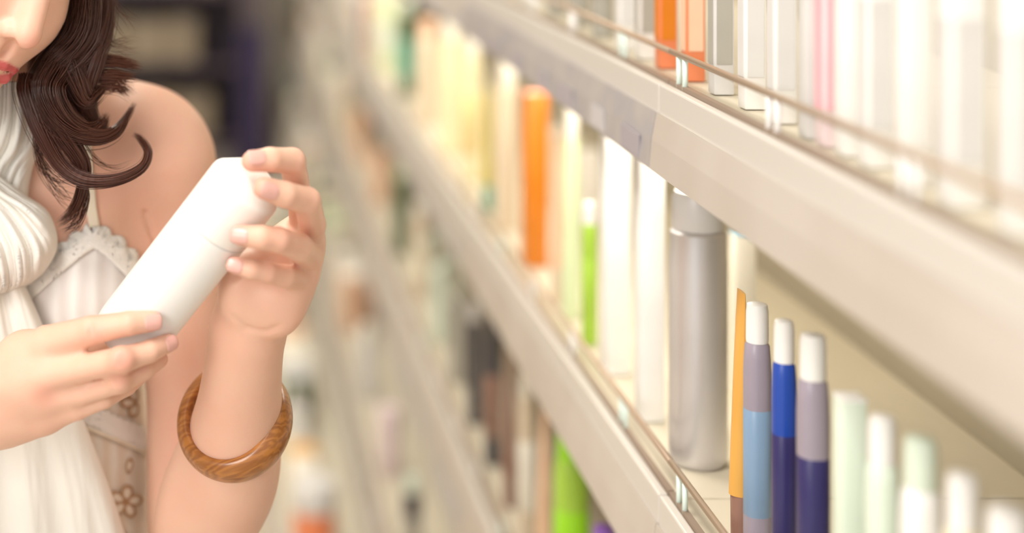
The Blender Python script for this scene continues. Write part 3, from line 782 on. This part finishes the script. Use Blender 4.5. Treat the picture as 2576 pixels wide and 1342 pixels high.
# ------------------------------------------------------------------ camisole
def proj(V): return VX+FPX*V[:, 0]/V[:, 1], VY+FPX*(EYE-V[:, 2])/V[:, 1]
T2 = Field((-.36, 1.18, .94), (.02, 1.50, 1.52), .0025)
torso(T2, .0035)
cv, cf = T2.surf(); cv = smooth(cv, cf, 2, .4)
px, py = proj(cv)
NX = [-420, -330, -255, -205, -160, -60, 0, 60, 130, 190, 235, 280, 330, 375, 420]
NY = [700, 660, 620, 565, 610, 705, 738, 712, 650, 600, 566, 598, 645, 690, 720]
top = np.interp(px, NX, NY); top = np.where(cv[:, 1] > 1.372, 700+(cv[:, 1]-1.372)*900, top)
inside = py > top
cut = inside[cf].all(1)
cf = cf[cut]
used = np.unique(cf); mp_ = -np.ones(len(cv), int); mp_[used] = np.arange(len(used)); cv = cv[used]; cf = mp_[cf]
def cloth_mat(name, col, pleat, col2, rough=.8, trans=.0):
    m = bpy.data.materials.new(name); m.use_nodes = True; nt = m.node_tree; b = nt.nodes['Principled BSDF']
    b.inputs['Roughness'].default_value = rough; b.inputs['Sheen Weight'].default_value = .3; b.inputs['Specular IOR Level'].default_value = .2
    tc = nt.nodes.new('ShaderNodeTexCoord'); w = nt.nodes.new('ShaderNodeTexWave'); w.inputs['Scale'].default_value = pleat; w.inputs['Distortion'].default_value = 1.6; w.inputs['Detail'].default_value = 2; w.inputs['Detail Scale'].default_value = .6
    nz = nt.nodes.new('ShaderNodeTexNoise'); nz.inputs['Scale'].default_value = 45; nz.inputs['Detail'].default_value = 4
    nt.links.new(tc.outputs['Object'], w.inputs['Vector']); nt.links.new(tc.outputs['Object'], nz.inputs['Vector'])
    mx = nt.nodes.new('ShaderNodeMix'); mx.data_type = 'RGBA'; mx.inputs['A'].default_value = (*col2, 1); mx.inputs['B'].default_value = (*col, 1)
    nt.links.new(w.outputs['Fac'], mx.inputs['Factor']); nt.links.new(mx.outputs['Result'], b.inputs['Base Color'])
    ad = nt.nodes.new('ShaderNodeMath'); ad.operation = 'ADD'; nt.links.new(w.outputs['Fac'], ad.inputs[0]); nt.links.new(nz.outputs['Fac'], ad.inputs[1])
    bp = nt.nodes.new('ShaderNodeBump'); bp.inputs['Strength'].default_value = .6; bp.inputs['Distance'].default_value = .0015
    nt.links.new(ad.outputs[0], bp.inputs['Height']); nt.links.new(bp.outputs['Normal'], b.inputs['Normal'])
    return m
M['cami'] = cloth_mat('ivory_cotton', (.86, .80, .70), 26, (.80, .70, .57))
M['cup'] = cloth_mat('pale_cup_cotton', (.86, .83, .80), 20, (.76, .71, .68))
cp = proj(cv)
isup = (cp[1] < 900)
cme = np_mesh('camisole', cv, cf)
cami = link('camisole', cme, [M['cami'], M['cup']], woman)
cme.polygons.foreach_set('material_index', isup[cf].all(1).astype(np.int32))
so = cami.modifiers.new('s', 'SOLIDIFY'); so.thickness = .0012; so.offset = -1
cbvh = BVHTree.FromPolygons([tuple(v) for v in cv.tolist()], [tuple(f) for f in cf.tolist()])
def drop(px_, py_, trees, off):
    """point on the body or cloth seen at that place, lifted off its surface"""
    o = Vector((0, 0, EYE)); d = Vector(P(px_, py_, 1.0))-o; d.normalize(); best = None
    for t in trees:
        h = t.ray_cast(o+d*1.235, d, 1.0)
        if h[0] is not None and (best is None or (h[0]-o).length < (best[0]-o).length): best = h
    if best is None: return None
    n = best[1]; n = n if n.dot(d) < 0 else -n
    return np.array(best[0]+n*off)
def strip(name, path, w0, w1, trees, off, m, scallop=0, every=26, parent=woman, thick=.001, n=None):
    """a band laid on a surface along a path; w0 to one side, w1 to the other"""
    path = np.array(path, float); seg = np.r_[0, np.cumsum(np.linalg.norm(np.diff(path, axis=0), axis=1))]; L = seg[-1]
    n = n or int(L/5); vs = []; fs = []; rows = 0; K = 6
    for i in range(n+1):
        s = L*i/n; p = np.array([np.interp(s, seg, path[:, q]) for q in (0, 1)]); q1 = np.array([np.interp(min(L, s+8), seg, path[:, q]) for q in (0, 1)]); q0 = np.array([np.interp(max(0, s-8), seg, path[:, q]) for q in (0, 1)])
        t = (q1-q0)/np.linalg.norm(q1-q0); nn = np.array((t[1], -t[0]))
        a = w0*(1+scallop*(abs(math.sin(math.pi*s/every))-.5)); row = []
        for k in range(K+1):
            u = k/K; c = p+nn*(a*(1-u)-w1*u); h = drop(c[0], c[1], trees, off)
            row.append(h)
        if any(r is None for r in row):
            g = [r for r in row if r is not None]
            if not g: continue
            row = [r if r is not None else g[0] for r in row]
        vs += row; rows += 1
    for i in range(rows-1):
        for k in range(K):
            a = i*(K+1)+k; fs.append((a, a+1, a+K+2, a+K+1))
    o = mesh_np(name, vs, fs, m, parent); q = o.modifiers.new('s', 'SOLIDIFY'); q.thickness = thick; q.offset = 0
    return o
# lace: crocheted cloth with small real holes
lm = mat('lace', (.93, .91, .86), .85, spec=.2, bump=(500, .8, .001)); nt = lm.node_tree; bs = nt.nodes['Principled BSDF']; out = nt.nodes['Material Output']
tc = nt.nodes.new('ShaderNodeTexCoord'); vo = nt.nodes.new('ShaderNodeTexVoronoi'); vo.inputs['Scale'].default_value = 260
nz = nt.nodes.new('ShaderNodeTexNoise'); nz.inputs['Scale'].default_value = 90
nt.links.new(tc.outputs['Object'], vo.inputs['Vector']); nt.links.new(tc.outputs['Object'], nz.inputs['Vector'])
ls = nt.nodes.new('ShaderNodeMath'); ls.operation = 'LESS_THAN'; ls.inputs[1].default_value = .22; nt.links.new(vo.outputs['Distance'], ls.inputs[0])
gt = nt.nodes.new('ShaderNodeMath'); gt.operation = 'GREATER_THAN'; gt.inputs[1].default_value = .50; nt.links.new(nz.outputs['Fac'], gt.inputs[0])
mu = nt.nodes.new('ShaderNodeMath'); mu.operation = 'MULTIPLY'; nt.links.new(ls.outputs[0], mu.inputs[0]); nt.links.new(gt.outputs[0], mu.inputs[1])
tr = nt.nodes.new('ShaderNodeBsdfTransparent'); mxs = nt.nodes.new('ShaderNodeMixShader')
nt.links.new(mu.outputs[0], mxs.inputs[0]); nt.links.new(bs.outputs[0], mxs.inputs[1]); nt.links.new(tr.outputs[0], mxs.inputs[2]); nt.links.new(mxs.outputs[0], out.inputs['Surface'])
M['lace'] = lm
BT = [cbvh, bvh]
strip('lace_trim', [(56, 735), (130, 668), (190, 618), (234, 590)], 26, 32, BT, .0022, M['lace'], .5, 42)
strip('lace_trim', [(232, 588), (282, 622), (332, 672), (372, 710)], 28, 30, BT, .0024, M['lace'], .5, 42)
strip('lace_trim', [(-160, 625), (-60, 712), (0, 745), (56, 735)], 20, 26, BT, .0022, M['lace'], .45, 22)
strip('lace_band', [(60, 1005), (180, 1025), (230, 1050), (290, 1078), (340, 1100), (368, 1118)], 30, 24, [cbvh], .0020, M['lace'], .25, 18)
M['seam'] = mat('piping', (.88, .80, .64), .7, bump=(300, .4, .001))
strip('piping', [(120, 1045), (225, 1078), (300, 1110), (366, 1142)], 4, 4, [cbvh], .0022, M['seam'])
M['flower'] = mat('embroidery', (.50, .31, .17), .8, bump=(600, .5, .0008))
M['flower_light'] = mat('embroidery_petal', (.86, .80, .68), .8, bump=(600, .5, .0008))
def petal(cx, cy, ang, L, w, nm='embroidered_petal'):
    pts = []
    for i in range(25):
        t = 2*math.pi*i/24; a = L*.5*(1-math.cos(t)); b = w*math.sin(t)*(.5+.5*math.sin(t/2))
        pts.append((cx+a*math.cos(ang)-b*math.sin(ang), cy+a*math.sin(ang)+b*math.cos(ang)))
    vs = []; fs = []
    c = drop(cx+L*.5*math.cos(ang), cy+L*.5*math.sin(ang), [cbvh], .0022)
    if c is None: return
    inner = [drop(cx+(x-cx-L*.5*math.cos(ang))*.58+L*.5*math.cos(ang), cy+(y-cy-L*.5*math.sin(ang))*.58+L*.5*math.sin(ang), [cbvh], .0022) for x, y in pts[:-1]]
    outer = [drop(x, y, [cbvh], .0016) for x, y in pts[:-1]]
    if any(q is None for q in inner+outer): return
    n = len(inner); vs = outer+inner+[c]
    for i in range(n): fs.append((i, (i+1) % n, n+(i+1) % n, n+i))
    fi = len(fs)
    for i in range(n): fs.append((n+i, n+(i+1) % n, 2*n))
    o = mesh_np(nm, vs, fs, [M['flower'], M['flower_light']], cami)
    for i, p in enumerate(o.data.polygons): p.material_index = 0 if i < fi else 1
    q = o.modifiers.new('s', 'SOLIDIFY'); q.thickness = .0006; q.offset = 0
for (fx_, fy_, sc_, a0) in ((312, 1262, 1.0, -1.4), (338, 1012, .9, .6)):
    for k in range(5): petal(fx_, fy_, a0+k*2*math.pi/5, 44*sc_, 17*sc_)
petal(318, 1192, -1.4, 40, 10); petal(300, 1330, 1.2, 40, 12)
# shoulder strap
strip('strap', [(236, 572), (228, 520), (222, 450), (216, 380), (212, 320), (210, 272)], 13, 13, [bvh], .0022, M['seam'], n=30)
o_ = bpy.data.objects['strap']; o_['label'] = 'thin cream shoulder strap'
strip('strap', [(-205, 575), (-212, 480), (-216, 400), (-218, 330)], 13, 13, [bvh], .0022, M['seam'], n=30)
# long cream skirt below the camisole, hanging to the ankles
sk = bmesh.new(); prof = [(.135, .99), (.160, .93), (.168, .85), (.175, .70), (.19, .50), (.215, .30), (.23, .18)]
rings = []
for r_, z_ in prof:
    rings.append([sk.verts.new((-.20+r_*1.05*math.cos(a)*(1+.03*math.sin(9*a)*(1-z_)), 1.395+r_*.82*math.sin(a)*(1+.03*math.sin(11*a)*(1-z_)), z_)) for a in np.linspace(0, 2*math.pi, 96, endpoint=False)])
for a_, b_ in zip(rings, rings[1:]):
    for i in range(96): sk.faces.new((a_[i], a_[(i+1) % 96], b_[(i+1) % 96], b_[i]))
sko = frombm('skirt', sk, M['cami'], woman, True); q = sko.modifiers.new('s', 'SOLIDIFY'); q.thickness = .002

# ------------------------------------------------------------------ scarf
sm = mat('scarf_gauze', (.90, .87, .80), .85, spec=.15, sss=.15, ssc=(1, .9, .7)); nt = sm.node_tree; bs = nt.nodes['Principled BSDF']
tc = nt.nodes.new('ShaderNodeTexCoord'); mpn = nt.nodes.new('ShaderNodeMapping'); mpn.inputs['Scale'].default_value = (160, 160, 30); nz = nt.nodes.new('ShaderNodeTexNoise'); nz.inputs['Scale'].default_value = 1; nz.inputs['Detail'].default_value = 5
nt.links.new(tc.outputs['Object'], mpn.inputs[0]); nt.links.new(mpn.outputs[0], nz.inputs['Vector'])
bp = nt.nodes.new('ShaderNodeBump'); bp.inputs['Strength'].default_value = .35; bp.inputs['Distance'].default_value = .002; nt.links.new(nz.outputs['Fac'], bp.inputs['Height']); nt.links.new(bp.outputs['Normal'], bs.inputs['Normal'])
M['scarf'] = sm
SV = []; SF = []
def sheet(Lp, Rp, bulge, folds, amp, seed, nu=120, nv=110, curl=.012, slant=.0):
    r = np.random.default_rng(seed); A = spline(Lp, nv); C = spline(Rp, nv); base = len(SV)
    ph = r.uniform(0, 6.28, 8); fr = folds*r.uniform(.6, 1.7, 8); w = r.uniform(.3, 1, 8)/3
    for j in range(nv):
        v = j/(nv-1)
        for i in range(nu):
            u = i/(nu-1); q = A[j]*(1-u)+C[j]*u
            f = 0
            for m in range(8):
                s_ = math.sin(fr[m]*math.pi*(u+slant*v)+ph[m]+1.3*math.sin(v*3+ph[m]*2)*.6)
                f += w[m]*(1-abs(s_))**1.6*1.6
            env = min(1, (1-u)*9+.12)
            dep = bulge*math.sin(math.pi*min(1, .15+.85*u)) + amp*f*env - curl*max(0, (u-.93)/.07)**2
            p = P(q[0], q[1], q[2]-dep); SV.append(p)
    for j in range(nv-1):
        for i in range(nu-1):
            a = base+j*nu+i; SF.append((a, a+1, a+nu+1, a+nu))
# around the neck
sheet([(-190, 205, 1.26), (-200, 330, 1.262), (-190, 430, 1.285), (-170, 540, 1.28)], [(72, 205, 1.272), (90, 300, 1.272), (94, 372, 1.275), (78, 420, 1.278), (70, 470, 1.280), (66, 540, 1.280)], .022, 7, .008, 3, slant=.3)
# the loop gathered over the chest
sheet([(-170, 420, 1.27), (-190, 520, 1.26), (-190, 640, 1.25), (-140, 760, 1.25)], [(-20, 425, 1.262), (58, 492, 1.262), (112, 530, 1.258), (136, 578, 1.255), (138, 628, 1.252), (112, 676, 1.254), (78, 708, 1.258), (40, 728, 1.262)], .020, 5, .010, 11, slant=-.5)
# the end hanging down the front
sheet([(-150, 640, 1.255), (-190, 800, 1.255), (-210, 1000, 1.262), (-210, 1200, 1.27), (-200, 1460, 1.28)], [(30, 672, 1.262), (66, 735, 1.255), (108, 830, 1.250), (165, 960, 1.252), (212, 1072, 1.258), (262, 1200, 1.266), (310, 1340, 1.274), (345, 1460, 1.28)], .008, 3.6, .0050, 23, nv=150, slant=.25)
# behind the neck
sheet([(-190, 215, 1.30), (-120, 200, 1.45), (40, 200, 1.45), (78, 215, 1.285)], [(-190, 330, 1.29), (-120, 380, 1.47), (60, 360, 1.46), (93, 320, 1.285)], .0, 6, .005, 31, nu=30, nv=60, curl=0)
scarf = mesh_np('scarf', SV, SF, M['scarf'], woman)
q = scarf.modifiers.new('s', 'SOLIDIFY'); q.thickness = .0016; q.offset = -1

# ------------------------------------------------------------------ hair
HV = []; HF_ = []; HT = []
def strands(guide, rads, n, rs=.00025, seg=26, tint=(0, 1), tip=.12, wave=.0015, zs=1.0, fray=1.0):
    g = np.array([P(*q) for q in guide]); g = spline(g, seg); rad = np.interp(np.linspace(0, 1, seg), np.linspace(0, 1, len(rads)), rads)/FPX*1.25
    T = np.gradient(g, axis=0); T /= np.linalg.norm(T, axis=1)[:, None]
    dn = np.array((0, 1, 0.)); S = np.cross(T, dn); S /= np.linalg.norm(S, axis=1)[:, None]+1e-9; N = np.cross(S, T)
    for _ in range(int(n*1.5)):
        a = rng.uniform(0, 6.283); r = math.sqrt(rng.uniform(0, 1)); tw = rng.uniform(-.9, .9); e0 = rng.uniform(.86, 1) if rng.random() < .6 else rng.uniform(.5, .95)
        if rng.random() < .04: r *= 1.6
        k = np.linspace(0, 1, seg); m = max(6, int(seg*e0)); sl = slice(0, m)
        off = S*(np.cos(a+tw*k)*r*rad)[:, None]+N*(np.sin(a+tw*k)*r*rad*zs)[:, None]
        w1 = rng.uniform(2, 7); p1, p2 = rng.uniform(0, 6.28, 2)
        off = off+S*(wave*np.sin(w1*k+p1)*k)[:, None]+N*(wave*np.cos(w1*k+p2)*k)[:, None]
        pts = (g+off)[sl]; rr_ = rs*rng.uniform(.7, 1.3)*np.minimum(1, (1-np.linspace(0, 1, m))*4+tip)
        b = len(HV); tt = rng.uniform(*tint)
        for i in range(m):
            for q in range(3):
                an_ = 2.094*q; HV.append(pts[i]+(S[i]*math.cos(an_)+N[i]*math.sin(an_))*rr_[i]); HT.append(min(1, tt*(.75+.5*i/seg)))
        for i in range(m-1):
            for q in range(3): HF_.append((b+i*3+q, b+i*3+(q+1) % 3, b+(i+1)*3+(q+1) % 3, b+(i+1)*3+q))
# core of the hair: cap on the head and the mass behind the cheek
K = Field((-.42, 1.08, 1.33), (.06, 1.50, 1.93), .003)
K.ell(hp(0, -.022, .066), (.082, .092, .092), .02, HA)
K.ell(hp(0, .075, .030), (.066, .062, .085), .010, HA, 'c')
K.chain([(hp(.070, -.02, .02), .030), pr(212, -40, 1.285, 60), pr(200, 60, 1.27, 62), pr(150, 160, 1.262, 62), pr(128, 235, 1.262, 42), pr(175, 300, 1.270, 40), pr(215, 325, 1.275, 28)], .02)
K.chain([pr(160, 180, 1.265, 62), pr(190, 250, 1.27, 50)], .02)
K.chain([(hp(-.070, -.02, .02), .030), pr(-160, 250, 1.33, 60), pr(-200, 420, 1.32, 45)], .02)
kv, kf = K.surf(); kv = smooth(kv, kf, 3)
# locks, top to tip: (guide, radii, count)
strands([(250, -120, 1.262), (262, 0, 1.255), (245, 90, 1.245), (190, 160, 1.235), (110, 200, 1.235), (62, 218, 1.24)], [30, 26, 30, 30, 18, 8], 260, tint=(.2, .9))
strands([(215, -120, 1.255), (215, 0, 1.245), (200, 80, 1.235), (150, 140, 1.230), (90, 190, 1.235)], [45, 45, 42, 34, 20], 330, tint=(0, .8))
strands([(175, -120, 1.262), (172, 0, 1.255), (150, 80, 1.25), (115, 150, 1.245), (75, 200, 1.245)], [24, 22, 26, 22, 12], 160, tint=(0, .5))
strands([(270, -100, 1.262), (272, 0, 1.260), (262, 80, 1.250), (235, 150, 1.240), (215, 230, 1.240), (235, 300, 1.245), (285, 330, 1.25)], [14, 14, 22, 30, 26, 18, 8], 200, tint=(.1, .9))
strands([(70, 190, 1.238), (68, 230, 1.232), (100, 320, 1.225), (150, 410, 1.220), (210, 452, 1.215), (290, 452, 1.215), (352, 425, 1.222), (372, 385, 1.232), (352, 348, 1.245), (330, 335, 1.25)], [22, 24, 24, 20, 16, 13, 11, 8, 5, 2], 190, seg=44, tint=(.2, 1))
strands([(90, 200, 1.235), (110, 270, 1.228), (160, 340, 1.225), (205, 410, 1.225), (208, 470, 1.225), (185, 530, 1.23), (140, 570, 1.24)], [24, 28, 28, 22, 14, 14, 10], 200, seg=34, tint=(0, .6))
strands([(110, 200, 1.235), (125, 260, 1.228), (170, 320, 1.225), (235, 345, 1.225), (285, 335, 1.232), (315, 300, 1.245), (345, 250, 1.262)], [34, 34, 30, 20, 14, 7, 3], 260, seg=30, tint=(0, .7))
strands([(150, 150, 1.235), (120, 220, 1.225), (150, 290, 1.222), (205, 330, 1.225), (250, 320, 1.235), (270, 280, 1.25)], [40, 42, 36, 26, 14, 7], 300, seg=28, tint=(0, .6))
strands([(160, 130, 1.24), (190, 200, 1.235), (215, 250, 1.235), (240, 240, 1.24), (275, 205, 1.25)], [40, 36, 26, 16, 8], 160, tint=(.1, .8))
# light tips blowing out behind
strands([(170, 170, 1.24), (230, 155, 1.245), (290, 155, 1.25), (365, 168, 1.262)], [26, 22, 14, 9], 110, rs=.00028, tint=(.75, 1), wave=.002)
strands([(170, 200, 1.24), (230, 190, 1.245), (290, 190, 1.25), (352, 198, 1.262)], [26, 22, 16, 12], 90, rs=.00028, tint=(.75, 1), wave=.002)
strands([(190, 220, 1.24), (240, 215, 1.245), (300, 222, 1.25), (335, 240, 1.262)], [22, 20, 14, 14], 60, rs=.00025, tint=(.5, 1), wave=.003)
strands([(262, 60, 1.25), (275, 110, 1.252), (310, 118, 1.256), (355, 120, 1.26)], [14, 16, 26, 34], 26, rs=.00014, tint=(.6, 1), wave=.004)
strands([(270, -20, 1.25), (300, 40, 1.256), (345, 85, 1.26)], [14, 22, 30], 12, rs=.00014, tint=(.6, 1), wave=.004)
# thin wisps over the chest
strands([(90, 300, 1.232), (100, 400, 1.235), (140, 450, 1.235), (190, 462, 1.235)], [10, 10, 14, 8], 16, rs=.00022, tint=(0, .5), wave=.003)
strands([(95, 330, 1.232), (105, 420, 1.235), (150, 490, 1.235), (195, 520, 1.235)], [8, 12, 18, 20], 14, rs=.00020, tint=(0, .5), wave=.003)
strands([(195, 430, 1.225), (215, 500, 1.23), (190, 560, 1.235), (150, 590, 1.24)], [12, 12, 14, 8], 40, rs=.00024, tint=(0, .5), wave=.003)
strands([(205, 350, 1.225), (240, 400, 1.23), (290, 420, 1.24), (350, 405, 1.245)], [12, 10, 8, 6], 8, rs=.00018, tint=(.3, .8), wave=.003)
# her other side and the crown, out of the frame
for q in range(14):
    a = q/13; c0 = hp(-.05+.10*a, .05, .13)
    gl = []
    for (l, f, u) in ((-.03+.06*a, .045, .150), (-.09 if a < .5 else .09, -.02, .10), (-.086 if a < .5 else .086, -.03, .02)):
        w_ = hp(l, f, u); gl.append((VX+FPX*w_[0]/w_[1], VY+FPX*(EYE-w_[2])/w_[1], w_[1]))
    strands(gl, [30, 40, 40], 60, rs=.0004, seg=14, tint=(.1, .8))
strands([(-150, 100, 1.32), (-190, 300, 1.31), (-230, 460, 1.30), (-200, 560, 1.30)], [40, 45, 35, 12], 150, tint=(0, .7))
hv = np.concatenate([np.array(HV), kv]); 
nb = len(HV)
hfq = np.concatenate([np.array(HF_, np.int64), kf+nb])
hme = np_mesh('hair', hv, hfq)
at = hme.color_attributes.new('tint', 'FLOAT_COLOR', 'POINT'); c4 = np.zeros((len(hv), 4), np.float32); c4[:nb, 0] = HT; c4[:, 3] = 1; at.data.foreach_set('color', c4.ravel())
hm = mat('hair', (.05, .02, .012), .30, spec=.6); nt = hm.node_tree; bs = nt.nodes['Principled BSDF']
an = nt.nodes.new('ShaderNodeAttribute'); an.attribute_name = 'tint'; rp = nt.nodes.new('ShaderNodeValToRGB')
rp.color_ramp.elements[0].color = (.058, .017, .009, 1); rp.color_ramp.elements[1].color = (.46, .21, .09, 1)
e_ = rp.color_ramp.elements.new(.5); e_.color = (.20, .066, .038, 1)
nt.links.new(an.outputs['Color'], rp.inputs[0]); nt.links.new(rp.outputs[0], bs.inputs['Base Color'])
link('hair', hme, hm, woman)
